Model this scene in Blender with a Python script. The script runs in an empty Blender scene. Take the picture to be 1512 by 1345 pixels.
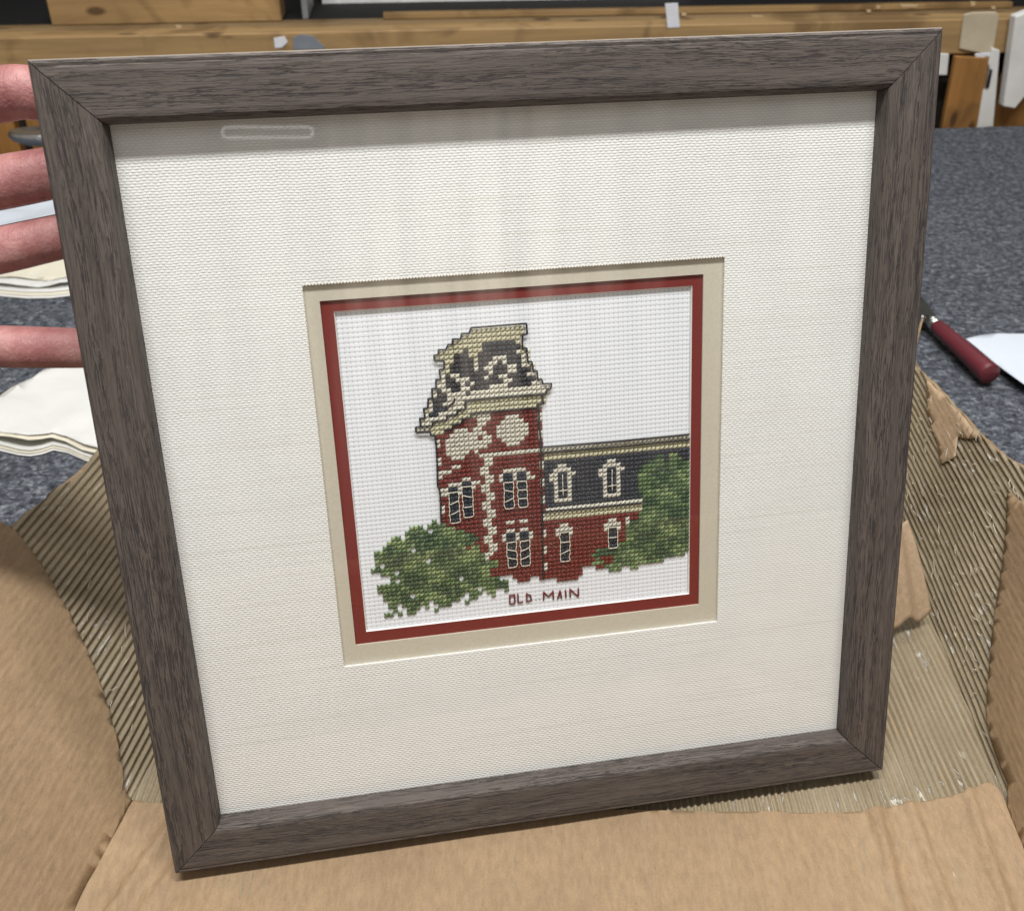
import bpy, bmesh, math, random
from mathutils import Vector, Matrix, noise
random.seed(11)
sc=bpy.context.scene
COL=sc.collection
R=math.radians
# ---------------------------------------------------------------- camera geometry
F=1476.07; CX,CY=756.0,672.5; H=.3768; A=R(33.46929)
CAM=Vector((0,0,H))
def ray(px,py):
    x=(px-CX)/F; y=-(py-CY)/F; z=-1
    return Vector((x, y*math.sin(A)-z*math.cos(A), y*math.cos(A)+z*math.sin(A)))
def P(px,py,z=0.):
    r=ray(px,py); return CAM+r*((z-H)/r.z)
def hit(px,py,p0,n):
    r=ray(px,py); return CAM+r*((Vector(p0)-CAM).dot(n)/r.dot(n))
# ---------------------------------------------------------------- object helpers
def tag(o,label=None,cat=None,group=None,kind=None):
    if label:o['label']=label
    if cat:o['category']=cat
    if group:o['group']=group
    if kind:o['kind']=kind
    return o
def thing(name,label,cat,loc=(0,0,0),mat=None,group=None):
    o=bpy.data.objects.new(name,None); COL.objects.link(o); o.empty_display_size=.02
    if mat is not None:o.matrix_world=mat
    else:o.location=loc
    return tag(o,label,cat,group)
def obj(name,bm,m,parent=None,smooth=False,uv=None):
    me=bpy.data.meshes.new(name)
    bm.normal_update(); bm.to_mesh(me); bm.free()
    if m: me.materials.append(m)
    if smooth:
        for p in me.polygons:p.use_smooth=True
    o=bpy.data.objects.new(name,me); COL.objects.link(o)
    if parent:o.parent=parent
    return o
def box(bm,x0,x1,y0,y1,z0,z1,M=None):
    vs=[bm.verts.new((x,y,z)) for z in (z0,z1) for y in (y0,y1) for x in (x0,x1)]
    if M:
        for v in vs:v.co=M@v.co
    for f in ((0,2,3,1),(4,5,7,6),(0,1,5,4),(1,3,7,5),(3,2,6,7),(2,0,4,6)):bm.faces.new([vs[i] for i in f])
    return vs
def bevel(bm,w,seg=2):
    bmesh.ops.bevel(bm,geom=list(bm.edges),offset=w,segments=seg,affect='EDGES',profile=.6)
def tube(bm,pts,r,n=6,flat=1.,up=Vector((0,0,1)),cap=True):
    rings=[]
    for i,p in enumerate(pts):
        a=pts[max(i-1,0)];b=pts[min(i+1,len(pts)-1)]
        t=(b-a).normalized(); s=t.cross(up)
        if s.length<1e-6:s=Vector((1,0,0))
        s.normalize(); w=s.cross(t)
        rr=r[i] if isinstance(r,(list,tuple)) else r
        rings.append([bm.verts.new(p+s*rr*math.cos(2*math.pi*k/n)+w*rr*flat*math.sin(2*math.pi*k/n)) for k in range(n)])
    for a,b in zip(rings,rings[1:]):
        for k in range(n):bm.faces.new((a[k],a[(k+1)%n],b[(k+1)%n],b[k]))
    if cap:
        bm.faces.new(rings[0][::-1]); bm.faces.new(rings[-1])
def inside(x,y,poly):
    c=False
    for k in range(len(poly)):
        x1,y1=poly[k-1][:2];x2,y2=poly[k][:2]
        if (y1>y)!=(y2>y) and x<(x2-x1)*(y-y1)/(y2-y1)+x1:c=not c
    return c
# ---------------------------------------------------------------- materials
class NT:
    def __init__(s,name):
        s.m=bpy.data.materials.new(name); s.m.use_nodes=True; s.t=s.m.node_tree
        s.b=s.t.nodes['Principled BSDF']; s.out=s.t.nodes['Material Output']
    def n(s,ty,**k):
        nd=s.t.nodes.new(ty)
        for a,b in k.items():setattr(nd,a,b)
        return nd
    def l(s,a,b):
        if isinstance(b,(int,float,tuple)):raise Exception
        s.t.links.new(a,b)
    def put(s,sock,v):
        if hasattr(v,'is_output') or hasattr(v,'node'):s.t.links.new(v,sock)
        else:sock.default_value=v
    def coord(s,kind='Object',scale=(1,1,1),loc=(0,0,0),rot=(0,0,0)):
        tc=s.n('ShaderNodeTexCoord'); mp=s.n('ShaderNodeMapping')
        mp.inputs['Scale'].default_value=scale; mp.inputs['Location'].default_value=loc; mp.inputs['Rotation'].default_value=rot
        s.t.links.new(tc.outputs[kind],mp.inputs[0]); return mp.outputs[0]
    def noise(s,vec,scale,detail=4,rough=.55,dist=0):
        nd=s.n('ShaderNodeTexNoise'); s.t.links.new(vec,nd.inputs['Vector'])
        nd.inputs['Scale'].default_value=scale; nd.inputs['Detail'].default_value=detail
        nd.inputs['Roughness'].default_value=rough; nd.inputs['Distortion'].default_value=dist
        return nd.outputs['Fac']
    def vor(s,vec,scale,feature='F1',out='Distance'):
        nd=s.n('ShaderNodeTexVoronoi'); nd.feature=feature; s.t.links.new(vec,nd.inputs['Vector']); nd.inputs['Scale'].default_value=scale
        return nd.outputs[out]
    def ramp(s,fac,stops,interp='LINEAR'):
        nd=s.n('ShaderNodeValToRGB'); cr=nd.color_ramp; cr.interpolation=interp
        while len(cr.elements)<len(stops):cr.elements.new(.5)
        for e,(p,c) in zip(cr.elements,stops):
            e.position=p; e.color=(c,c,c,1) if isinstance(c,(int,float)) else (*c,1)
        s.t.links.new(fac,nd.inputs[0]); return nd.outputs[0]
    def mix(s,f,a,b,mode='MIX'):
        nd=s.n('ShaderNodeMix'); nd.data_type='RGBA'; nd.blend_type=mode
        s.put(nd.inputs[0],f)
        for i,v in ((6,a),(7,b)):
            if isinstance(v,tuple):nd.inputs[i].default_value=(*v,1) if len(v)==3 else v
            else:s.t.links.new(v,nd.inputs[i])
        return nd.outputs[2]
    def math(s,op,a,b=0.,c=0.):
        nd=s.n('ShaderNodeMath'); nd.operation=op
        for i,v in enumerate((a,b,c)):s.put(nd.inputs[i],v)
        return nd.outputs[0]
    def sep(s,v):
        nd=s.n('ShaderNodeSeparateXYZ'); s.t.links.new(v,nd.inputs[0]); return nd.outputs
    def bump(s,h,dist,strength=1.,prev=None):
        nd=s.n('ShaderNodeBump'); s.t.links.new(h,nd.inputs['Height']); nd.inputs['Distance'].default_value=dist; nd.inputs['Strength'].default_value=strength
        if prev is not None:s.t.links.new(prev,nd.inputs['Normal'])
        return nd.outputs[0]
    def fin(s,col=None,rough=.6,normal=None,spec=.5,**k):
        if col is not None:
            if isinstance(col,tuple):s.b.inputs['Base Color'].default_value=(*col,1)
            else:s.t.links.new(col,s.b.inputs['Base Color'])
        s.put(s.b.inputs['Roughness'],rough)
        s.b.inputs['Specular IOR Level'].default_value=spec
        if normal is not None:s.t.links.new(normal,s.b.inputs['Normal'])
        for a,b in k.items():s.b.inputs[a.replace('_',' ')].default_value=b
        return s.m
def simple(name,c,rough=.6,var=.12,scale=60,bump=.0003,spec=.5,**k):
    t=NT(name); v=t.coord(); n=t.noise(v,scale,5)
    lo=tuple(x*(1-var) for x in c); hi=tuple(min(1,x*(1+var)) for x in c)
    col=t.ramp(n,[(.3,lo),(.7,hi)])
    return t.fin(col,rough,t.bump(t.noise(v,scale*6,3),bump),spec,**k)

def mat_moulding():
    t=NT('greyed_oak_foil')
    uv=t.coord('UV')
    # slow wander of the grain
    wander=t.noise(uv,9,2)
    s=t.sep(uv)
    vv=t.math('ADD',s[1],t.math('MULTIPLY',t.math('SUBTRACT',wander,.5),.006))
    cb=t.n('ShaderNodeCombineXYZ'); t.t.links.new(s[0],cb.inputs[0]); t.t.links.new(vv,cb.inputs[1])
    def st(sx,sy,loc=0):
        m=t.n('ShaderNodeMapping'); m.inputs['Scale'].default_value=(sx,sy,1); m.inputs['Location'].default_value=(loc,loc*2,0)
        t.t.links.new(cb.outputs[0],m.inputs[0]); return m.outputs[0]
    broad=t.noise(st(9,210),1,4,.6)
    fine=t.noise(st(45,2300,3),1,4,.7)
    pores=t.noise(st(125,2100,7),1,3,.6,.5)
    pores2=t.noise(st(66,1500,17),1,4,.65,.9)
    zone=t.noise(st(10,260,5),1,3,.6)
    base=t.ramp(broad,[(.28,(.088,.073,.066)),(.5,(.112,.094,.084)),(.72,(.138,.117,.104))])
    base=t.mix(.6,base,t.ramp(fine,[(.25,.5),(.75,1.3)]),'MULTIPLY')
    pm=t.math('MULTIPLY',t.math('MAXIMUM',t.ramp(pores,[(.535,0.),(.60,1.)]),t.ramp(pores2,[(.55,0.),(.60,1.)])),t.ramp(zone,[(.36,0.18),(.55,1.)]))
    col=t.mix(t.math('MULTIPLY',pm,.72),base,(.022,.021,.026))
    lights=t.noise(st(40,620,11),1,3,.6)
    col=t.mix(t.math('MULTIPLY',t.ramp(lights,[(.66,0.),(.74,1.)]),.35),col,(.26,.22,.18))
    h=t.math('SUBTRACT',t.math('MULTIPLY',fine,.3),pm)
    return t.fin(col,t.ramp(pm,[(0,.50),(1,.8)]),t.bump(h,.00022,.8),.32)
def mat_linen():
    t=NT('ivory_linen_weave')
    s=t.sep(t.coord('Object',(1000/1.06,1000/.93,1)))
    wob=t.noise(t.coord('Object',(14,260,1)),1,3)
    wob2=t.noise(t.coord('Object',(260,14,1)),1,3)
    x=t.math('ADD',s[0],t.math('MULTIPLY',wob,1.0)); y=t.math('ADD',s[1],t.math('MULTIPLY',wob2,.8))
    row=t.math('FLOOR',y)
    r=t.math('ABSOLUTE',t.math('SINE',t.math('MULTIPLY',y,math.pi)))
    d=t.math('SINE',t.math('ADD',t.math('MULTIPLY',x,math.pi),t.math('MULTIPLY',row,math.pi)))
    h=t.math('MULTIPLY',t.math('POWER',r,.6),t.math('ADD',t.math('MULTIPLY',d,.30),.70))
    slub=t.noise(t.coord('Object',(10,900,1)),1,2)
    col=t.ramp(h,[(.0,(.68,.68,.66)),(.35,(.82,.825,.815)),(.8,(.885,.895,.895))])
    col=t.mix(t.math('MULTIPLY',t.ramp(slub,[(.56,0.),(.68,1.)]),.22),col,(.62,.58,.50))
    col=t.mix(.5,col,t.ramp(t.noise(t.coord('Object',(1,1,1)),30,4,.6),[(.3,.93),(.7,1.03)]),'MULTIPLY')
    return t.fin(col,.85,t.bump(t.math('ADD',h,t.math('MULTIPLY',slub,.3)),.00019,.9),.2)
PU,PV,U0,V0=.00182,.00181,.1143,.1302
def mat_aida():
    t=NT('white_aida_cloth')
    s=t.sep(t.coord('Object',(1,1,1)))
    x=t.math('DIVIDE',t.math('SUBTRACT',s[0],U0),PU); y=t.math('DIVIDE',t.math('ADD',s[1],V0),PV)
    sx=t.math('ABSOLUTE',t.math('SINE',t.math('MULTIPLY',x,math.pi)))
    sy=t.math('ABSOLUTE',t.math('SINE',t.math('MULTIPLY',y,math.pi)))
    hx=t.math('POWER',sx,.35); hy=t.math('POWER',sy,.6)
    h=t.math('ADD',t.math('MULTIPLY',hx,.35),t.math('MULTIPLY',hy,.65))
    hole=t.math('MULTIPLY',t.math('SUBTRACT',1.,hx),t.math('SUBTRACT',1.,hy))
    fine=t.math('SINE',t.math('MULTIPLY',x,math.pi*8))
    nz=t.noise(t.coord('Object',(1,1,1)),700,3)
    h2=t.math('ADD',h,t.math('ADD',t.math('MULTIPLY',fine,.04),t.math('MULTIPLY',nz,.35)))
    col=t.mix(t.ramp(hole,[(.12,0.),(.5,1.)]),t.ramp(h,[(.15,(.70,.73,.80)),(.6,(.80,.83,.89)),(.95,(.85,.88,.93))]),(.36,.38,.44))
    return t.fin(col,.85,t.bump(h2,.00017,.9),.2)
def mat_board(name,c):
    t=NT(name); v=t.coord(); n=t.noise(v,900,3)
    col=t.mix(.25,c,t.ramp(n,[(.3,tuple(x*.8 for x in c)),(.7,tuple(min(1,x*1.15) for x in c))]))
    return t.fin(col,.8,t.bump(n,.00008,.6),.25)
def mat_thread(name,c,var=.25,sheen=.3):
    t=NT(name); v=t.coord(); n=t.noise(v,380,3); n2=t.noise(v,2600,2)
    lo=tuple(x*(1-var) for x in c); hi=tuple(min(1,x*(1+var)) for x in c)
    return t.fin(t.mix(.6,t.ramp(n,[(.3,lo),(.7,hi)]),t.ramp(n2,[(.3,lo),(.7,hi)])),.45,t.bump(n2,.0001,.7),.45)
def mat_kraft(name='kraft_liner',lines=True,rotz=0,base=(.315,.217,.128)):
    t=NT(name)
    v=t.coord('Object'); big=t.noise(v,9,4,.6); fib=t.noise(t.coord('Object',(1,.35,1)),420,5,.7); sp=t.vor(v,120)
    c=base
    col=t.ramp(big,[(.3,tuple(x*.86 for x in c)),(.7,tuple(x*1.12 for x in c))])
    col=t.mix(.7,col,t.ramp(fib,[(.25,.68),(.75,1.28)]),'MULTIPLY')
    col=t.mix(.35,col,t.ramp(t.noise(v,1500,3,.7),[(.3,.7),(.7,1.25)]),'MULTIPLY')
    fleck=t.ramp(t.noise(v,330,2),[(.70,0.),(.76,1.)])
    col=t.mix(t.math('MULTIPLY',fleck,.35),col,(.16,.09,.05))
    # faint print-through of the flutes and long soft scuffs along the sheet
    UV=t.coord('UV'); s=t.sep(UV)
    fl=t.math('SINE',t.math('MULTIPLY',s[0],2*math.pi/.0034))
    scuff=t.noise(t.coord('UV',(70,3.5,1),(2,1,0)),1,4,.6,.7)
    scuff2=t.noise(t.coord('UV',(26,9,1),(5,1,0),(0,0,.35)),1,4,.6,1.2)
    col=t.mix(t.math('MULTIPLY',t.ramp(scuff,[(.56,0.),(.70,1.)]),.22),col,(.44,.34,.23))
    col=t.mix(t.math('MULTIPLY',t.ramp(scuff2,[(.60,0.),(.66,1.)]),.14),col,(.25,.15,.08))
    h=t.math('ADD',t.math('ADD',t.math('MULTIPLY',fl,.05),t.math('MULTIPLY',scuff,.6)),t.math('ADD',t.math('MULTIPLY',fib,.25),t.math('MULTIPLY',scuff2,1.6)))
    return t.fin(col,.62,t.bump(h,.0007,.75),.35)
def mat_flute():
    t=NT('exposed_flute_paper')
    v=t.coord('UV'); big=t.noise(v,11,4,.6); fib=t.noise(v,500,4,.7); st=t.noise(t.coord('UV',(900,12,1)),1,3,.6)
    col=t.ramp(big,[(.3,(.235,.188,.120)),(.7,(.325,.265,.175))])
    col=t.mix(.5,col,t.ramp(fib,[(.25,.7),(.75,1.25)]),'MULTIPLY')
    col=t.mix(t.math('MULTIPLY',t.ramp(st,[(.55,0.),(.68,1.)]),.35),col,(.50,.44,.33))
    glue=t.math('MULTIPLY',t.ramp(t.noise(t.coord('UV',(260,40,1)),1,5,.7,1.),[(.585,0.),(.63,1.)]),t.ramp(t.noise(v,16,2),[(.44,0.),(.56,1.)]))
    col=t.mix(t.math('MULTIPLY',glue,.75),col,(.66,.63,.56))
    h=t.math('ADD',fib,t.math('MULTIPLY',glue,1.5))
    return t.fin(col,t.ramp(glue,[(0,.62),(1,.28)]),t.bump(h,.0005,.8),.4)
def mat_felt():
    t=NT('charcoal_flecked_felt')
    v=t.coord('Object'); n=t.noise(v,175,4,.74,.8); n2=t.noise(v,520,3,.7); n3=t.noise(v,5,2)
    vo=t.vor(t.coord('Object',(1,1.7,1)),260,'F1','Color'); vs=t.sep(vo)
    f=t.math('ADD',t.math('MULTIPLY',n,.75),t.math('ADD',t.math('MULTIPLY',n2,.2),t.math('MULTIPLY',vs[0],.14)))
    col=t.ramp(f,[(.36,(.018,.020,.026)),(.50,(.066,.073,.088)),(.60,(.125,.137,.16)),(.72,(.29,.31,.34))])
    col=t.mix(.4,col,t.ramp(n3,[(.3,.8),(.7,1.2)]),'MULTIPLY')
    return t.fin(col,.95,t.bump(t.math('ADD',n,n2),.003,.8),.2)
def mat_wood(name,c,dirx=True,scale=1):
    t=NT(name); sc_=(3,45,45) if dirx else (45,45,4)
    v=t.coord('Object',tuple(q*scale for q in sc_)); g=t.noise(v,1,5,.65,.4); v2=t.coord('Object')
    st=t.noise(v2,9,3,.6,.8); kn=t.vor(t.coord('Object',(11,26,26) if dirx else (26,26,11)),1)
    col=t.ramp(g,[(.3,tuple(x*.68 for x in c)),(.7,tuple(min(1,x*1.2) for x in c))])
    col=t.mix(t.math('MULTIPLY',t.ramp(st,[(.50,0.),(.64,1.)]),.62),col,(.12,.068,.028))
    col=t.mix(t.math('MULTIPLY',t.ramp(kn,[(.10,1.),(.17,0.)]),.8),col,(.055,.028,.012))
    return t.fin(col,.6,t.bump(g,.002,.6),.3)
def mat_paper(name,c=(.68,.68,.66)):
    t=NT(name); v=t.coord(); n=t.noise(v,12,4,.6,.6)
    col=t.ramp(n,[(.3,tuple(x*.94 for x in c)),(.7,c)])
    return t.fin(col,.7,t.bump(n,.006,.5),.3)
def mat_skin():
    t=NT('skin'); v=t.coord(); n=t.noise(v,75,5,.65); n2=t.noise(v,700,4,.7); n3=t.noise(t.coord('Object',(1,1,1)),160,3)
    col=t.ramp(n,[(.28,(.29,.105,.105)),(.5,(.40,.175,.17)),(.72,(.52,.285,.27))])
    col=t.mix(.5,col,t.ramp(n3,[(.3,.85),(.7,1.12)]),'MULTIPLY')
    nt=t.fin(col,.42,t.bump(t.math('ADD',n2,t.noise(t.coord('Object',(420,60,60)),1,3,.6,1.)),.0006,.7),.45)
    t.b.inputs['Subsurface Weight'].default_value=.12; t.b.inputs['Subsurface Radius'].default_value=(.006,.002,.001); t.b.inputs['Subsurface Scale'].default_value=1
    return nt
def mat_glass():
    t=NT('clear_glazing'); t.t.nodes.remove(t.b)
    tr=t.n('ShaderNodeBsdfTransparent'); tr.inputs[0].default_value=(.985,.99,.985,1)
    gl=t.n('ShaderNodeBsdfGlossy'); gl.inputs['Roughness'].default_value=.012
    lw=t.n('ShaderNodeLayerWeight'); lw.inputs[0].default_value=.5
    fr=t.math('ADD',.075,t.math('MULTIPLY',t.math('POWER',lw.outputs['Facing'],5.),.92))
    mx=t.n('ShaderNodeMixShader'); t.t.links.new(fr,mx.inputs[0])
    t.t.links.new(tr.outputs[0],mx.inputs[1]); t.t.links.new(gl.outputs[0],mx.inputs[2]); t.t.links.new(mx.outputs[0],t.out.inputs[0])
    return t.m

# ================================================================= FRAMED PICTURE
X=Vector((0.98572861,0.16834222,0)); D=Vector((0.04537178,-0.26567465,-0.96299449)); N=Vector((0.16211263,-0.94925122,0.26952109))
O=Vector((-0.15168354,0.3277674,H-0.06887183)); FW=.310; TH=.022
Mf=Matrix(((X.x,-D.x,N.x,O.x),(X.y,-D.y,N.y,O.y),(X.z,-D.z,N.z,O.z),(0,0,0,1)))
MI=Mf.inverted()
frame=thing('picture_frame','square grey-brown frame around a cross-stitched red brick tower, leaning in the open carton','picture frame',mat=Mf)
mm=mat_moulding(); lit_edge=simple('lit_foil_edge_tint',(.30,.26,.225),.35,.1)
prof=[(0,-TH),(0,-.0022),(.0004,-.0010),(.0012,-.0004),(.0022,-.00055),(.0026,-.0002),(.0040,0),(.0165,0),(.0182,-.0003),(.0193,-.0012),(.0199,-.0030),(.0205,-.0105),(.0205,-TH)]
def corner_pt(k,w,z):
    a=w;b=FW-w
    return [(a,-a,z),(b,-a,z),(b,-b,z),(a,-b,z)][k]
for k in range(4):
    bm=bmesh.new(); uvl=bm.loops.layers.uv.new('UVMap')
    k2=(k+1)%4; sub=2
    L=[];acc=0
    pr=prof
    A0=[bm.verts.new(corner_pt(k,w,z)) for w,z in pr]; B0=[bm.verts.new(corner_pt(k2,w,z)) for w,z in pr]
    # tiny real gap at the mitre
    dirv=(B0[0].co-A0[0].co).normalized()
    for v in A0:v.co+=dirv*.00020
    for v in B0:v.co-=dirv*.00020
    cum=[0]
    for q in range(1,len(pr)):cum.append(cum[-1]+math.dist(pr[q],pr[q-1]))
    n=len(pr)
    for q in range(n):
        q2=(q+1)%n
        f=bm.faces.new((A0[q],B0[q],B0[q2],A0[q2]))
        c2=cum[q2] if q2 else cum[-1]+.02
        for lp,(vtx,cc) in zip(f.loops,((A0[q],cum[q]),(B0[q],cum[q]),(B0[q2],c2),(A0[q2],c2))):
            lp[uvl].uv=((vtx.co-Vector(corner_pt(k,0,0))).dot(dirv)+k*.71,cc+k*.093)
    bm.faces.new(A0[::-1]) ; bm.faces.new(B0)
    bmesh.ops.recalc_face_normals(bm,faces=bm.faces)
    bm.faces.ensure_lookup_table()
    rl=obj('rail',bm,mm,frame)
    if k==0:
        rl.data.materials.append(lit_edge)  # light catching the top edge is painted in as a paler colour
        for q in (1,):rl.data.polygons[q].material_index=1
def ring(bm,o,i,z,zb,chamf=0.):
    "flat board with a rectangular window; o,i = (u0,v0,u1,v1)"
    def rc(r,z,g=0):return [bm.verts.new(p) for p in ((r[0]-g,-(r[1]-g),z),(r[2]+g,-(r[1]-g),z),(r[2]+g,-(r[3]+g),z),(r[0]-g,-(r[3]+g),z))]
    a=rc(o,z);b=rc(i,z,chamf);c=rc(i,zb);d=rc(o,zb)
    fs=[]
    for k in range(4):
        k2=(k+1)%4
        bm.faces.new((a[k],a[k2],b[k2],b[k])); f=bm.faces.new((b[k],b[k2],c[k2],c[k])); fs.append(f)
        bm.faces.new((c[k],c[k2],d[k2],d[k])); bm.faces.new((d[k],d[k2],a[k2],a[k]))
    bmesh.ops.recalc_face_normals(bm,faces=bm.faces)
    return fs
IN=(.0201,.0201,FW-.0201,FW-.0201)
white_core=mat_board('white_board_core',(.84,.83,.80))
CL=MI@CAM
def shift(u,v,d0,d1):
    "the same sight line, met at depth d1 instead of d0"
    k=(CL.z+d1)/(CL.z+d0); return (CL.x+(u-CL.x)*k, -(CL.y+(-v-CL.y)*k))
def mount(name,i,z,zb,m,ch,core=None,label=None,d0=None):
    if d0:i=shift(i[0],i[1],d0,-z)+shift(i[2],i[3],d0,-z)
    bm=bmesh.new(); fs=ring(bm,IN,i,z,zb,ch)
    idx=[f.index for f in fs]; bm.faces.index_update(); idx=[f.index for f in fs]
    o=obj(name,bm,m,frame)
    if core:
        o.data.materials.append(core)
        for q in idx:o.data.polygons[q].material_index=1
    if label:o['label']=label
    return o
linen=mat_linen()
mount('mat_board',(.0763,.0765,.2328,.2290),-.0080,-.0092,linen,0.,label='wide ivory linen-covered outer mat')
mount('mat_board',(.0818,.0829,.2253,.2212),-.0093,-.0102,mat_board('cream_board',(.58,.54,.45)),.0,d0=.0103,label='narrow plain cream middle mat')
red_c=mat_board('brick_red_board',(.19,.024,.021))
mount('mat_board',(.0868,.0876,.2210,.2160),-.0102,-.0111,red_c,.0004,white_core,d0=.0116,label='thin brick red inner mat with pale bevel')
# the fringe of thread loops where the linen is cut
bm=bmesh.new()
u=.0768
while u<.2325:
    for vv in (.0766,):
        bmesh.ops.create_icosphere(bm,subdivisions=1,radius=.00040,matrix=Matrix.Translation((u,-vv,-.0081))@Matrix.Diagonal((1,.8,.6,1)))
    u+=.00112
v=.0770
while v<.2286:
    for uu in (.0763,.2328):
        bmesh.ops.create_icosphere(bm,subdivisions=1,radius=.00034,matrix=Matrix.Translation((uu,-v,-.0082))@Matrix.Diagonal((.8,1,.6,1)))
    v+=.00105
obj('cut_linen_edge',bm,mat_thread('linen_thread_ends',(.82,.79,.72),.1),frame)
bm=bmesh.new(); g=.0125
vs=[bm.verts.new(p) for p in ((g,-g,-.0074),(FW-g,-g,-.0074),(FW-g,-(FW-g),-.0074),(g,-(FW-g),-.0074))]
bm.faces.new(vs[::-1])
obj('glass',bm,mat_glass(),frame)
bm=bmesh.new(); box(bm,.0207,FW-.0207,-(FW-.0207),-.0207,-.0205,-.0150)
obj('backing_board',bm,mat_kraft('backing_kraft'),frame)
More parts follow.
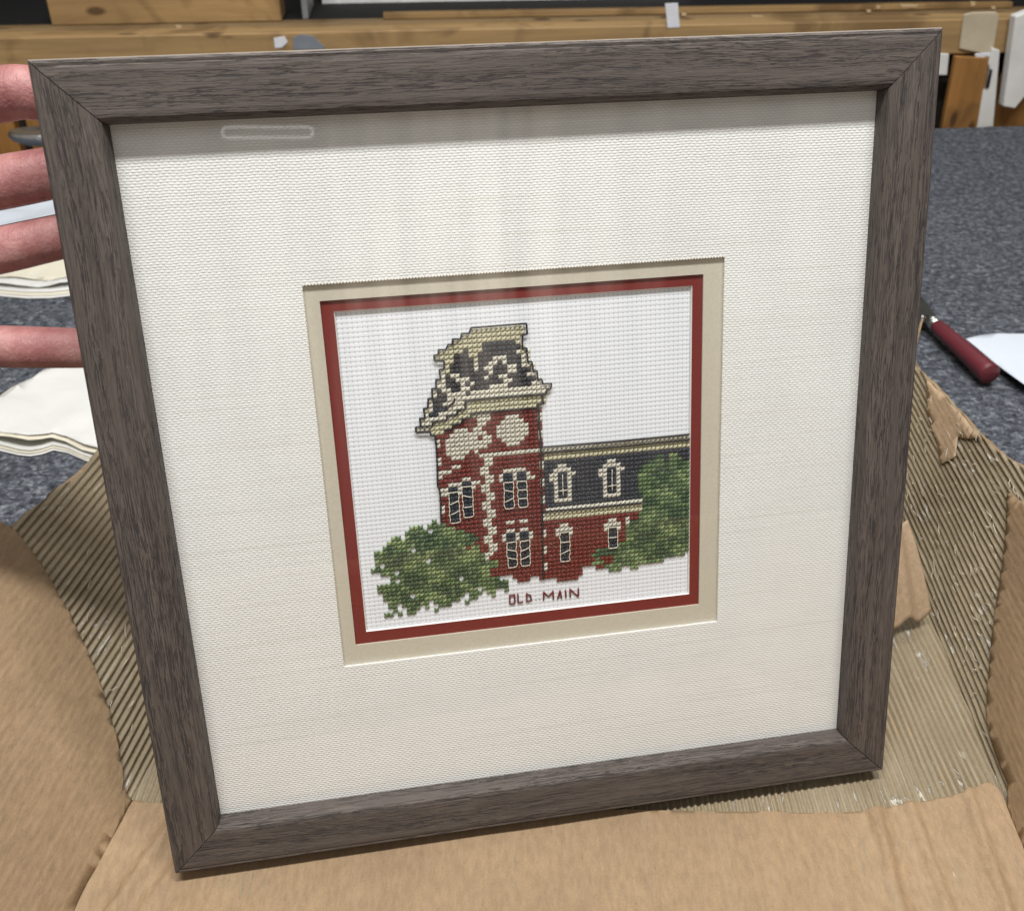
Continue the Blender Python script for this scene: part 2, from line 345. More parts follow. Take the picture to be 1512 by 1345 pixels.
# ---- embroidery cloth and stitches
ZC=-.0114
a_=shift(U0,V0,.013,-ZC); b_=shift(U0+PU,V0+PV,.013,-ZC); U0,V0=a_; PU,PV=b_[0]-a_[0],b_[1]-a_[1]
bm=bmesh.new(); box(bm,.0815,.2260,-.2220,-.0825,-.0135,ZC)
cloth=obj('embroidered_cloth',bm,mat_aida(),frame)
GRID='''.........................yyyyyyyyyyy.....................................
.......................yyyyyyyyyyyyy.....................................
.....................yyyyyyyyyyyyyy......................................
....................yyyyyyynnnnnnny......................................
..................yyyyykyyynnnnnnnny.....................................
.................yyyykkkyykkkkkkkkcyc....................................
...................yykkkkykkkccckkkcc....................................
...................ykkkkkckkcckckkkcc....................................
..................cykkkkkckcckkkcckccc...................................
..................ckcckkkkkkckkkcckkkc...................................
.................cckkccckkkckkcckkkkcc...................................
.................cckkkckckkkkkkcckkkkkc..................................
................ckcckkcckkkkcccckkkkkcc..................................
................ckkcccckccccccccccccccccc................................
...............ckkkcccccccccccccccccccccc................................
...............ckkccccccyyyyyyyyyyyyyyyy.................................
..............ccnnnccccyyyyyyyyyyyyyyyyy.................................
..............cnnccccyyyyyyyyyyyyyyyyyy..................................
.............cccccccyyyyyrttrrrrrrrrrrr..................................
.............cccyyyyyyrrrrttrrrrttrrrrt..................................
............cccyyyyyrrrrrttrrrrttttrrrt..................................
...............yyyrrttrrrtrrrrttttttrrr..................................
................rrrttttrrttrrttttttrrrr..................................
................trtttttttrttrrttttttrrt..................................
................trttttttttttrrttttttrrt..................................
................rrtttttttttrrrrttttrrrr..................................
................rrtttttttrrrrrrrttrrrrr..................................
................trrttttrrttttttttttttttcccccccccccccccccccccccccccccccccc
................trrrrttrrrttrrrrrrrrrrryyyyyyyyyyyyyyyyyyyyyyyyyyyyyyyyyy
................rrrttrrrrrttrrrrrrrrrrryyyyyyyyyyyyyyyyyyyyyyyyyyyyyyyyyy
................tttrrrrrrttrrrrrrrrrrrtssssssssssssssssssssssssssssssssss
................trrrrrrrrttrrrttttrrrrtsssttsssssssssttsssssssssddsaassss
................rrrrrttrrrttrttnttntrrrsssttttssssssttttssssssddbbsbbbsss
................rrtttnnttrttrtnnttnntrrssttnnttssssttnnttssssbbbbbdbbddbb
................ttnntnntrttrrrnntrnnrrtssstnntssssssstnntsssdbbbdddbbdbba
................ttnntnnrrttrrrnnrrnnrrtssstnntssssssstnntsssaabddbddbabab
................rrnnrnnrrrttrrnnrrnnrrrssstnntssssssstnnttssbbbbdddbbaabb
................rrnnrnnrrrttrrnnrrnnrrrssstnntssssssstnntsssbbbdbddbbbaab
................trnnrnnrrttrrrnnrrnnrrtsssttttssssssstttssssbbbddbbdbbbab
................trnnrrrrrttrrrrrrrrrrrtsssssssssssssssssssssdbabababbbbbd
................rrnnrrrrrrttrrrrrrrrrrrccccccccccccccccccccccbbbbaaabdbda
..............b.rrrrrrrrrrttrrrrrrrrrrryyyyyyyyyyyyyyyyyyyyyddddbbbbabddb
.........aab.bbbbrrrrrrrrttrrrrrrrrrrrtyyyyyyyyyyyyyyyyyyyyddddddabbbbddb
........bbbbb.bbaaarrrrrrttrrrttrttrrrtrrrrrrrrrrrrrrrrrrrrrdbbbbdddbbbbb
.....ab.addbdddbaaabbrrrrrttrtttntttrrrrrrrttrrrrrrrrrrttrrrbbbabbbdddddb
....aaaabbbdddbbbbababdrrrttrtnntnntrrrrrrttttrrrrrrrrttttrrbaaabbbdddbdb
...bdbaabadbdbdbdbbbbbddrttrrtnntnntrrtrrrtnntrrrrrrrrtnntddbaabbbadddddb
.babdbbba.dbddbbdbdabdbrrttrrrnnrnnrrrtrrrrnnrrrrrrrrrrnnbdbbdbbdbdbddbba
.bbddbddbbbdaabdddbdarabrrttrrnnrnnrrrrrrrrnnrrrrrrrrrrnnbbdbbbdbababbdbb
.abbbddbbbababddddbdbaaarrttrrnnrnnrrrrrrrrnnrrrrrrrrrrnnbbbdddddbaaabbbd
.b.ddddbbaba.bddbdbaaaabbttrrrnnrnnrrrtrrrrnnrrrrrrrrrrrraadddddbbbaabbdb
bdbbbbbaaabbbbbdbbbbaaabbtrrrrnnrnnrrrtrrrrnnrrrrrrrrrrbbbdbddddbbbddbbdd
..bab.dbbbbbaabbbbbbbbdbdbbarrnnrnnrrrrrrrrnnrrrrrbddddbdbdddbbbddbdbdddb
....bbbdddbbaaaabbdddbbbaabbrrrrrrrrrrrrrrrrrrrrrbdddddbbaabbdbbddbdbabbb
....b.bdddddbbaabddddbdbaarrrrrrrrrrrrtrrrrrrrrrrrbrrrbbabaabbbddddbababd
.bbbbbbdddbdaaabbbd.ddbdaarrrrrrrrrrrrtrrrrrrrrrraabrrbdbbbaabdbddddbab..
.bbbbdabdddbbdbdbbbbbddbbbbd...rrrrrrrrrrrrrrrr...rrbababbbaaabbab.......
..bddbdbbbbbbddddbdaabdbbbbddb..rrr..rrrrrrrrrr......bab..aa.............
..bbbbdd.aabaabddbddbaa.abbddd...........rrrrr...........................
...abbdddbdaaaaadbdb.bbb.aa..b...........................................
...bb.bbbdab.bbabdb..bb...a..............................................
....b..bdb.a..bbd...b....................................................
..bb.b.bb....b...........................................................'''.split('\n')
G=[list(l) for l in GRID]
def st(r,c0,c1,ch):
    for c in range(c0,c1+1):G[r][c]=ch
# clear window areas
for r in range(31,40):
    for c in list(range(28,36)):G[r][c]='r'
for r in range(32,43):
    for c in range(17,24):
        if G[r][c] in 'tn':G[r][c]='r'
for r in range(44,54):
    for c in range(28,37):
        if G[r][c] not in 'abd':G[r][c]='r'
for r in range(31,40):
    for c in list(range(39,58)):G[r][c]='s'
for r in range(44,56):
    for c in range(40,57):
        if G[r][c] in 'tn':G[r][c]='r'
for c in range(39,61):G[40][c]='s';G[41][c]='c';G[42][c]='y';G[43][c]='y'
for b in (0,11):
    st(31,42+b,43+b,'t');st(32,41+b,44+b,'t');st(33,40+b,45+b,'t');st(34,40+b,41+b,'t')
    for r in range(34,39):st(r,41+b,41+b,'t');st(r,44+b,44+b,'t')
    st(39,41+b,44+b,'t')
    for r in range(33,39):st(r,42+b,43+b,'n')
    st(45,42+b,43+b,'t');st(46,41+b,44+b,'t');st(47,41+b,44+b,'t')
    for r in range(47,54 if b==0 else 52):st(r,42+b,43+b,'n')
st(31,30,34,'t')
for r in (32,33,46,47):st(r,29,35,'t')
st(45,30,31,'t');st(45,33,34,'t')
for a,b in ((32,40),(46,54)):
    for r in range(a,b):st(r,30,31,'n');st(r,33,34,'n')
st(32,21,22,'t');st(33,18,20,'t');st(33,23,23,'t');st(34,16,20,'t');st(34,23,23,'t');st(35,16,17,'t');st(35,20,20,'t')
for r in range(34,42):st(r,18,19,'n')
for r in range(33,41):st(r,21,22,'n')
for r in range(18,29):
    for c in list(range(18,24))+list(range(28,36)):
        if G[r][c]=='t' and not (r==27 and c>22):G[r][c]='r'
for r,a,b in ((19,31,33),(20,30,34),(21,29,35),(22,29,35),(23,29,35),(24,30,34),(25,31,33)):st(r,a,b,'t')
for r,a,b in ((21,20,22),(22,19,23),(23,18,24),(24,18,25),(25,18,25),(26,18,22),(27,19,21)):st(r,a,b,'t')
for r in (18,19,20):st(r,25,26,'t')
for r in (21,22):st(r,24,25,'t')
GRID=G
threads={'c':(.66,.635,.54),'y':(.53,.505,.35),'t':(.60,.575,.50),'k':(.034,.033,.042),'n':(.013,.022,.038),'s':(.033,.038,.052),'r':(.165,.019,.012),
 'a':(.21,.28,.12),'b':(.105,.165,.068),'d':(.042,.085,.038)}
regions={'tower':('tower_stitching','cross-stitched red brick tower with cream trim and charcoal mansard roof'),'wing':('wing_stitching','cross-stitched side wing with slate roof and dark red wall'),
 'left':('tree_stitching','round green stitched bush left of the tower'),'right':('tree_stitching','green stitched tree overlapping the side wing')}
bms={k:bmesh.new() for k in regions}; tmat={k:mat_thread('floss_'+k,threads[k],.16 if k in 'cyt' else .28) for k in threads}; tidx={k:i for i,k in enumerate(threads)}
UP=Vector((0,0,1))
def leg(bm,p,q,lift,r):
    n=5; pts=[]
    for s in range(n):
        t=s/(n-1); b=p.lerp(q,t); b.z=ZC+.0001+lift*math.sin(math.pi*t)**.6; pts.append(b)
    tube(bm,pts,[r*.75,r*1.05,r*1.12,r*1.05,r*.75],6,.62)
for J,rowt in enumerate(GRID):
    for I,ch in enumerate(rowt):
        if ch=='.':continue
        u0=U0+(I-13)*PU; v0=V0+(J-18)*PV
        if u0>.2235:continue
        bm=bms[('left' if I<36 else 'right') if ch in 'abd' else ('tower' if I<39 else 'wing')]; nf0=len(bm.faces); j=lambda:random.uniform(-.00011,.00011)
        e=.00012
        r=.00046*random.uniform(.9,1.1)
        leg(bm,Vector((u0+e+j(),-(v0+e)+j(),0)),Vector((u0+PU-e+j(),-(v0+PV-e)+j(),0)),.00030,r)
        leg(bm,Vector((u0+e+j(),-(v0+PV-e)+j(),0)),Vector((u0+PU-e+j(),-(v0+e)+j(),0)),.00062,r)
        bm.faces.ensure_lookup_table()
        for q in range(nf0,len(bm.faces)):bm.faces[q].material_index=tidx[ch]
for k,bm in bms.items():
    o=obj(regions[k][0],bm,None,cloth,True)
    for q in threads:o.data.materials.append(tmat[q])
    o['label']=regions[k][1]
# ---- back-stitch outlines, traced in photograph zooms and laid on the cloth at true size
ZN=dict(A=(610,470,13.45),B=(710,470,13.45),C=(610,560,13.45),D=(710,560,13.45),E=(630,650,13.45),Fz=(710,650,13.45),G=(710,740,10.345),Hz=(640,740,10.345),T=(540,680,4.725),W=(770,620,4.804),Q=(530,450,5.604))
def cl(z,x,y):
    a,b,s=ZN[z]; w=hit(a+x/s,b+y/s,Mf@Vector((0,0,ZC+.0006)),N); q=MI@w; q.z=0; return q
def thread(bm,s,r=.00028,z=.0011,seg=PU):
    pts=[];zz=None
    for tk in s.split():
        if tk in ZN:zz=tk
        else:
            x,y=tk.split(','); pts.append(cl(zz,float(x),float(y)))
    for p,q in zip(pts,pts[1:]):
        n=max(1,round((q-p).length/seg))
        for k in range(n):
            a=p.lerp(q,k/n); b=p.lerp(q,(k+1)/n); ex=(b-a)*.06
            out=[]
            for m in range(5):
                t=m/4; c=(a-ex).lerp(b+ex,t); c.z=ZC+z+.00022*math.sin(math.pi*t)-.0002; c.x+=random.uniform(-1,1)*.00003; c.y+=random.uniform(-1,1)*.00003; out.append(c)
            tube(bm,out,[r*.8,r,r,r,r*.8],6,.8)
bm=bmesh.new()
for s in ['C 350,1105 335,1040 60,1050 45,950 150,930 130,770 235,760 205,575 290,565 295,380 380,370 370,185 455,180 450,0 A 450,1210 545,1210 515,1015 610,1005 610,845 430,840 410,735 500,720 500,625 650,620 690,520 780,520 780,412 940,410 960,302 1110,300 1145,188 B 900,100 915,310 820,325 820,590 905,590 930,860 1010,860 1035,1040 1110,1040 1125,1210 1205,1205 1225,1300 1395,1290 D 1400,80 1380,190 1300,200 1300,290 1215,295 1235,480 1110,490 1145,560 1155,900 1200,1290',
 'C 1030,425 D 0,385 600,335 1215,295','C 1030,425 1035,590 870,605 870,690 670,720 660,800 380,845 390,915 160,935','C 820,370 815,440 735,500 715,530 C 640,540',
 'D 1140,555 700,590 0,650 C 1145,680 1140,750 970,790 960,880 780,900 780,975 610,1000',
 'C 350,1105 430,1110 450,1290 E 185,20 205,450 215,900 260,1000 275,1200 Hz 110,150 115,315',
 'Fz 1180,0 1190,400 1200,900 1215,1300 G 935,120 945,700 950,1190',
 'W 140,192 660,150 1188,100','W 142,233 660,190 1188,138','W 155,648 500,618 850,585']:
    thread(bm,s,.00037,.00118)
for d_ in ('1188,972 1192,972','1212,970 1216,970','1160,977 1163,977'):thread(bm,'T '+d_,.00016,.0003)
obj('outline_stitching',bm,mat_thread('floss_black',(.012,.012,.018),.3),cloth,True)['label']='black back-stitched outlines of tower and wing'
def seg(bm,pts,r=.00020,z=.00135):
    q=[Vector((U0+(c-13)*PU+random.uniform(-1,1)*.00012,-(V0+(w-18)*PV)+random.uniform(-1,1)*.00012,ZC+z-.0002)) for c,w in pts]
    for p,n in zip(q,q[1:]):
        ex=(n-p)*.05; out=[]
        for m in range(5):
            t=m/4; c=(p-ex).lerp(n+ex,t); c.z+=.0002*math.sin(math.pi*t)-.0001; out.append(c)
        tube(bm,out,[r*.75,r,r,r,r*.75],6,.8)
bm=bmesh.new()
for c,r0,r1 in ((18,35,42),(21,34,41),(30,34,40),(33,34,40),(30,48,54),(33,48,54),(42,47,54),(53,47,52)):
    for cc,sg in ((c,-1),(c+2,1)):
        seg(bm,[(cc+sg*.12*((w-r0)%2)+random.uniform(-.1,.1),w) for w in range(r0,r1+1)])
    seg(bm,[(c,r1),(c+1,r1+.1),(c+2,r1-.05)])
    n=3 if r1-r0>5 else 2
    for k in range(n):
        w=r0+(r1-r0)*k/n; t=random.choice((0,0,.5,-.4)) if k else 0
        seg(bm,[(c,w+t),(c+2,w-t*.6)])
for c in (42,53):
    seg(bm,[(c+1,w) for w in (33.4,35,36.5,38.4)]); seg(bm,[(c+.1,37.1),(c+1.9,37)])
obj('window_outline_stitching',bm,mat_thread('floss_ivory',(.72,.68,.58),.12),cloth,True)['label']='fine ivory window bars and outlines'
bm=bmesh.new()
for s in ['T 1006,942 1006,1000 1040,998 1040,938 1006,942','T 1062,932 1064,992 1097,986','T 1124,930 1124,982','T 1120,930 1150,940 1156,975 1120,984',
 'T 1242,918 1242,975','T 1242,918 1276,950 1308,912','T 1308,912 1310,968','T 1340,965 1356,908 1368,962','T 1344,944 1364,940','T 1395,905 1398,958','T 1428,955 1426,898','T 1426,898 1484,950','T 1484,950 1484,893']:
    thread(bm,s,.00034,.0005,.0030)
obj('lettering',bm,mat_thread('floss_dark_red',(.15,.012,.016),.3),cloth,True)['label']='dark red stitched words OLD MAIN'

# ================================================================= CARTON
def vplane(p0,along,up):
    p0=Vector(p0); a=Vector(along).normalized(); u=Vector(up); u=(u-a*u.dot(a)).normalized(); n=a.cross(u)
    if n.dot(CAM-p0)<0:n=-n
    return p0,a,u,n
LW=vplane((-.169,.300,.0020),(.12,1,0),(-.067,0,.086))
RW=vplane((.222,.303,.0020),(.067,1,0),(.030,0,.086))
FL=vplane((0,0,.0018),(0,1,0),(1,0,0))
def loc2(pl,px,py,off=0):
    p0,a,u,n=pl; w=hit(px,py,p0+n*off,n); d=w-p0; return (d.dot(a),d.dot(u))
def place(pl,s,t,h):return pl[0]+pl[1]*s+pl[2]*t+pl[3]*h
AMP=.0009
def flutes(name,pl,s0,s1,t0,t1,poly,pitch,parent,ds=.003,wob=0.,m=None,keep=None,AMP=.0009):
    bm=bmesh.new(); uvl=bm.loops.layers.uv.new('UVMap'); dt=pitch/7
    ns=int((s1-s0)/ds)+1; nt=int((t1-t0)/dt)+1; V={}
    def gv(i,k):
        if (i,k) not in V:
            s=s0+i*ds;t=t0+k*dt
            nz=noise.noise(Vector((s*25,t*40,3.1))); nz2=noise.noise(Vector((s*90,t*300,8.1)))
            ph=2*math.pi*t/pitch+wob*noise.noise(Vector((s*9,t*4,1)))*2
            w=math.sin(ph); w=math.copysign(abs(w)**.8,w)
            h=AMP*w*(.75+.5*nz)+.0004*nz2
            V[i,k]=bm.verts.new(place(pl,s,t,h))
        return V[i,k]
    for i in range(ns):
        for k in range(nt):
            s=s0+(i+.5)*ds;t=t0+(k+.5)*dt
            jt=.0025*noise.noise(Vector((s*60,t*60,5)))
            if poly and not inside(s+jt,t+jt,poly):continue
            if keep and not keep(s,t):continue
            f=bm.faces.new((gv(i,k),gv(i+1,k),gv(i+1,k+1),gv(i,k+1)))
            for lp,(a,b) in zip(f.loops,((s,t),(s+ds,t),(s+ds,t+dt),(s,t+dt))):lp[uvl].uv=(b,a)
    bmesh.ops.recalc_face_normals(bm,faces=bm.faces)
    return obj(name,bm,m or flute_m,parent,True)
def sheet(name,pl,pts,off,th,parent,m,curl=None,jit=.0006,step=.003,res=.006):
    "paper sheet lying on a plane: torn outline, real thickness, gentle waves"
    out=[]
    for k in range(len(pts)):
        p=Vector(pts[k]);q=Vector(pts[(k+1)%len(pts)]); n=max(1,int((q-p).length/step))
        for r in range(n):
            c=p.lerp(q,r/n); z=noise.noise_vector(Vector((c.x*220,c.y*220,2)))*jit*.7+noise.noise_vector(Vector((c.x*60,c.y*60,4)))*jit*3
            if r: c=c+Vector((z.x,z.y))*.55
            out.append(c)
    bm=bmesh.new(); vs=[bm.verts.new((c.x,c.y,0)) for c in out]
    es=[bm.edges.new((vs[i],vs[(i+1)%len(vs)])) for i in range(len(vs))]
    bmesh.ops.triangle_fill(bm,edges=es,use_beauty=True,use_dissolve=False)
    xs=[v.co.x for v in bm.verts]; ys=[v.co.y for v in bm.verts]
    for ax,lo,hi in ((0,min(xs),max(xs)),(1,min(ys),max(ys))):
        c=lo+res
        while c<hi:
            co=[0,0,0];no=[0,0,0];co[ax]=c;no[ax]=1
            bmesh.ops.bisect_plane(bm,geom=bm.verts[:]+bm.edges[:]+bm.faces[:],plane_co=co,plane_no=no); c+=res
    uvl=bm.loops.layers.uv.new('UVMap')
    for f in bm.faces:
        for lp in f.loops:lp[uvl].uv=(lp.vert.co.y,lp.vert.co.x)
    for v in bm.verts:
        s,t=v.co.x,v.co.y
        h=off+.0007*noise.noise(Vector((s*18,t*30,7)))
        if curl:h+=curl(s,t)
        v.co=place(pl,s,t,h)
    bm.normal_update()
    nn=sum((f.normal for f in bm.faces),Vector())
    if nn.dot(pl[3])<0:bmesh.ops.reverse_faces(bm,faces=bm.faces)
    o=obj(name,bm,m,parent,True)
    md=o.modifiers.new('thickness','SOLIDIFY'); md.thickness=th; md.offset=-1
    return o
flute_m=mat_flute(); kraft=mat_kraft(); kraft_edge=mat_kraft('kraft_pale',base=(.43,.31,.20))
carton=thing('cardboard_carton','open brown cardboard carton, torn to its corrugation, under the picture frame','carton',(0,0,0))
# floor: fluted sheet over a flat outer liner
bm=bmesh.new(); box(bm,-.185,.245,.085,.615,.0003,.0008)
obj('outer_liner',bm,kraft,carton)
flutes('corrugated_floor',FL,.24,.612,-.172,.242,None,.0031,carton,.006,.3,AMP=.00115)
# side walls: outer liner + exposed flutes
lt=[loc2(LW,*p) for p in [(15,775),(50,752),(82,722),(108,702),(128,684),(146,668)]]
lpoly=[(-.20,-.001),(-.20,.112),(lt[0][0]-.02,.112)]+lt+[(lt[-1][0]+.03,lt[-1][1]+.004),(.312,.100),(.312,-.001)]
flutes('corrugated_wall',LW,-.20,.315,-.001,.125,lpoly,.0034,carton,.003,1.2)
sheet('wall_liner',LW,[(s,t) for s,t in lpoly],-.0020,.0006,carton,kraft,res=.02)
rt=[loc2(RW,*p) for p in [(1512,690),(1470,662),(1451,645),(1430,622),(1412,603),(1392,580),(1375,562),(1356,547)]]
rpoly=[(-.20,-.001),(-.20,.112),(rt[0][0]-.03,rt[0][1]+.004)]+rt+[(rt[-1][0]+.02,rt[-1][1]),(.305,.09),(.305,-.001)]
flutes('corrugated_wall',RW,-.20,.308,-.001,.125,rpoly,.0033,carton,.003,1.4)
sheet('wall_liner',RW,[(s,t) for s,t in rpoly],-.0020,.0006,carton,kraft,res=.02)
BW=vplane((0,.604,.0036),(1,0,0),(0,.02,.086)); 
sheet('back_wall',BW,[(-.135,.0),(.245,.0),(.262,.060),(-.15,.060)],-.001,.003,carton,kraft,res=.03)
FWL=vplane((0,.095,.0036),(1,0,0),(0,-.03,.086))
sheet('front_wall',FWL,[(-.19,.0),(.215,.0),(.23,.100),(-.24,.100)],-.001,.003,carton,kraft,res=.03)
# liner paper still attached
lk=[loc2(LW,*p,.0018) for p in [(0,768),(28,786),(58,828),(80,866),(104,905),(124,948),(148,1006),(163,1050),(176,1093),(181,1135),(184,1165),(196,1182)]]
def lcurl(s,t):return .0012
lk_=[(-.20,.112),(lk[0][0]-.06,.112)]+[(s,t) for s,t in lk]+[(lk[-1][0]-.02,.0005),(-.20,.0005)]
sheet('paper_liner',LW,lk_,.0018,.0005,carton,kraft,None,.0007)
fk=[P(*p,  .0032) for p in [(196,1180),(228,1184),(300,1190),(420,1192),(600,1193),(800,1192),(950,1195),(1100,1198),(1200,1199),(1290,1196),(1360,1183),(1420,1172),(1457,1152),(1474,1162)]]
fl=[(p.y,p.x) for p in fk]
def fcurl(s,t):
    a=.0034*math.exp(-((t-.160-.10*(s-.28))/.0032)**2)+.0024*math.exp(-((t-.176-.02*(s-.28))/.0028)**2)
    b=.0034*math.exp(-((t+.146-.30*(s-.28))/.0034)**2)+.0020*math.exp(-((t+.132-.34*(s-.28))/.0026)**2)
    c=.003*math.exp(-((t-.203-.10*(s-.28))/.003)**2)
    return a+b+c
sheet('paper_liner',FL,fl+[(.10,.212),(.10,-.203),(.20,-.190)],.0013,.0005,carton,kraft,fcurl,.0006,res=.002)
rk=[loc2(RW,*p,.0018) for p in [(1512,742),(1487,728),(1484,793),(1476,860),(1468,910),(1461,966),(1457,1012),(1456,1056),(1462,1088),(1474,1122),(1487,1152)]]
rk_=[(-.20,.112),(rk[0][0]-.02,rk[0][1]+.003)]+rk+[(rk[-1][0]-.01,.0005),(-.20,.0005)]
sheet('paper_liner',RW,rk_,.0018,.0005,carton,kraft,None,.0006)
ru=[loc2(RW,*p,.0015) for p in [(1368,560),(1392,582),(1412,605),(1430,625),(1450,650),(1414,644),(1411,672),(1390,684),(1378,640),(1368,606)]]
sheet('torn_paper',RW,ru,.0016,.0005,carton,kraft_edge,None,.0009,.002)
# loose curled scrap of liner behind the frame's right edge, lifting off the fluted floor
scr=thing('cardboard_scrap','curled brown liner strip with wavy end behind the right side of the frame','cardboard scrap',P(1345,925,.006))
inv=Matrix.Translation(-scr.location)
bm=bmesh.new(); uvl=bm.loops.layers.uv.new('UVMap'); NS,NT_=28,26
b0=P(1300,940,.004); g={}
pa=[(1300,930),(1373,908)]; pb=[(1300,775),(1339,770)]
for i in range(NS+1):
    for k in range(NT_+1):
        s=i/NS;t=k/NT_
        A0_=P(*pa[0],.012).lerp(P(*pa[1],.010),s); B0_=P(*pb[0],.055).lerp(P(*pb[1],.050),s)
        p=A0_.lerp(B0_,t); p.z+= .0028*math.sin(s*math.pi*4.2+.6)*(1-.6*t) + .012*t*(1-t)
        g[i,k]=bm.verts.new(p-scr.location)
for i in range(NS):
    for k in range(NT_):
        f=bm.faces.new((g[i,k],g[i+1,k],g[i+1,k+1],g[i,k+1]))
        for lp,(a,b) in zip(f.loops,((i,k),(i+1,k),(i+1,k+1),(i,k+1))):lp[uvl].uv=(a/NS*.02,b/NT_*.06)
o=obj('paper_strip',bm,kraft_edge,scr,True); md=o.modifiers.new('t','SOLIDIFY'); md.thickness=.0008; md.offset=0
# torn fibres and glue strings on the exposed walls
fib_m=simple('dried_glue_fibres',(.60,.54,.43),.35,.2)
def strings(pl,poly,n,pitch,no):
    made=0; bm=bmesh.new()
    while made<n:
        s=random.uniform(-.02,.28);t=random.uniform(.004,.09)
        if not inside(s,t,poly) or inside(s,t,no):continue
        made+=1; L=random.uniform(.002,.009); ang=random.gauss(0,.35); pts=[]
        for k in range(5):
            q=k/4; pts.append(place(pl,s+L*q*math.cos(ang),t+L*q*math.sin(ang)+random.uniform(-.0004,.0004),.0012+random.uniform(0,.0012)))
        r=random.uniform(.0001,.00028); tube(bm,pts,[r*.4,r,r*1.1,r,r*.3],5,.6,pl[3])
    obj('torn_fibres',bm,fib_m,carton,True)
strings(LW,lpoly,90,.0044,lk_); strings(RW,rpoly,150,.004,rk_)

# ================================================================= TABLE
def edge_y(x):return 1.313+.1*x
bm=bmesh.new()
xs=(-2.2,2.2)
vs=[]
for z in (0,-.03):
    for x,y in ((-2.2,-.6),(2.2,-.6),(2.2,edge_y(2.2)),(-2.2,edge_y(-2.2))):vs.append(bm.verts.new((x,y,z)))
bm.faces.new((vs[0],vs[1],vs[2],vs[3])); bm.faces.new((vs[7],vs[6],vs[5],vs[4]))
for k in range(4):bm.faces.new((vs[k],vs[k+4],vs[(k+1)%4+4],vs[(k+1)%4]))
tag(obj('table_surface',bm,mat_felt()),kind='structure')
bm=bmesh.new(); box(bm,-4,4,-2,5,-.92,-.9)
tag(obj('floor',bm,simple('dark_concrete',(.10,.09,.08),.8)),kind='structure')

# ================================================================= BACKGROUND BENCH
E=Vector((1,.1,0)).normalized(); EN=Vector((.1,-1,0)).normalized()
Mb=Matrix(((E.x,-EN.x,0,0),(E.y,-EN.y,0,1.345),(0,0,1,0),(0,0,0,1)))   # local x along, y away from camera
MbI=Mb.inverted()
def bl(px,py,y=0.):
    "point of the photo on the bench plane local y"
    w=hit(px,py,Mb@Vector((0,y,0)),EN); return MbI@w
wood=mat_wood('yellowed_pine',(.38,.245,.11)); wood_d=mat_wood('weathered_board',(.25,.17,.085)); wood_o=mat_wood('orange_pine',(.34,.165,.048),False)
black=simple('void_shade_black',(.006,.006,.007),.9)  # shade of the open shelf put into the colour as near-black
bench=thing('wooden_bench','old yellow pine workbench behind the felt table with a dark open shelf','workbench',mat=Mb)
def bbox(name,x0,x1,y0,y1,z0,z1,m,parent=bench,bv=.0015,rot=None):
    bm=bmesh.new(); box(bm,x0,x1,y0,y1,z0,z1,rot); bevel(bm,bv,1)
    return obj(name,bm,m,parent)
zt=bl(756,42).z; zb=bl(1400,81).z
print('bench z',zt,zb)
bbox('front_beam',-2.2,2.2,0,.045,zb,zt,wood)
z2=bl(756,31,.06).z
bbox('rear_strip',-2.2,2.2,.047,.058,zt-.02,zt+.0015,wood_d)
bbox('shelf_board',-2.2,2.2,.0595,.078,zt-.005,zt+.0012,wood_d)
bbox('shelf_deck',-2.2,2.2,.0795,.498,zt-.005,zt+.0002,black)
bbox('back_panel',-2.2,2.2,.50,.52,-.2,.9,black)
bbox('added_shade_board',-2.2,2.2,.06,.60,.42,.44,wood_d)  # unseen board added above the shelf to keep its inside dark
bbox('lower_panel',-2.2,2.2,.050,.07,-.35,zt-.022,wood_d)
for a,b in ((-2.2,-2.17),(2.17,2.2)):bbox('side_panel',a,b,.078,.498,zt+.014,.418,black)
# loose strips and blocks lying on the bench
def item(name,label,cat,px0,px1,y0,y1,z0,z1,m,group=None,skew=0):
    a=bl(px0,30,y0).x; b=bl(px1,30,y0).x
    root=thing(name,label,cat,mat=Mb@Matrix.Translation(((a+b)/2,(y0+y1)/2,z0)),group=group)
    bm=bmesh.new(); w=(b-a)/2; d=(y1-y0)/2; box(bm,-w,w,-d,d,0,z1-z0); bevel(bm,.001,1)
    if skew:
        for v in bm.verts:v.co.y+=v.co.x*skew
    o=obj('board',bm,m,None); o.matrix_world=root.matrix_world.copy()
    bpy.data.objects.remove(root); o.name=name; tag(o,label,cat,group); return o
item('wood_offcut','pine block lying in the dark shelf at top left','wood offcut',75,416,.066,.12,zt+.0015,bl(250,0,.066).z+.004,wood)
item('wood_strip','long pale wooden lath lying along the shelf edge','wood strip',566,1490,.063,.078,zt+.0015,zt+.009,wood)
item('storage_box','flat white box lying deep in the shelf near the top centre','box',478,1010,.20,.40,bl(700,8,.20).z,bl(700,8,.20).z+.05,simple('white_laminate',(.78,.79,.8),.4))
item('metal_bracket','small grey upright bracket beside the flat white box','bracket',447,456,.075,.18,zt+.0015,zt+.10,simple('dull_grey_metal',(.2,.21,.23),.4))
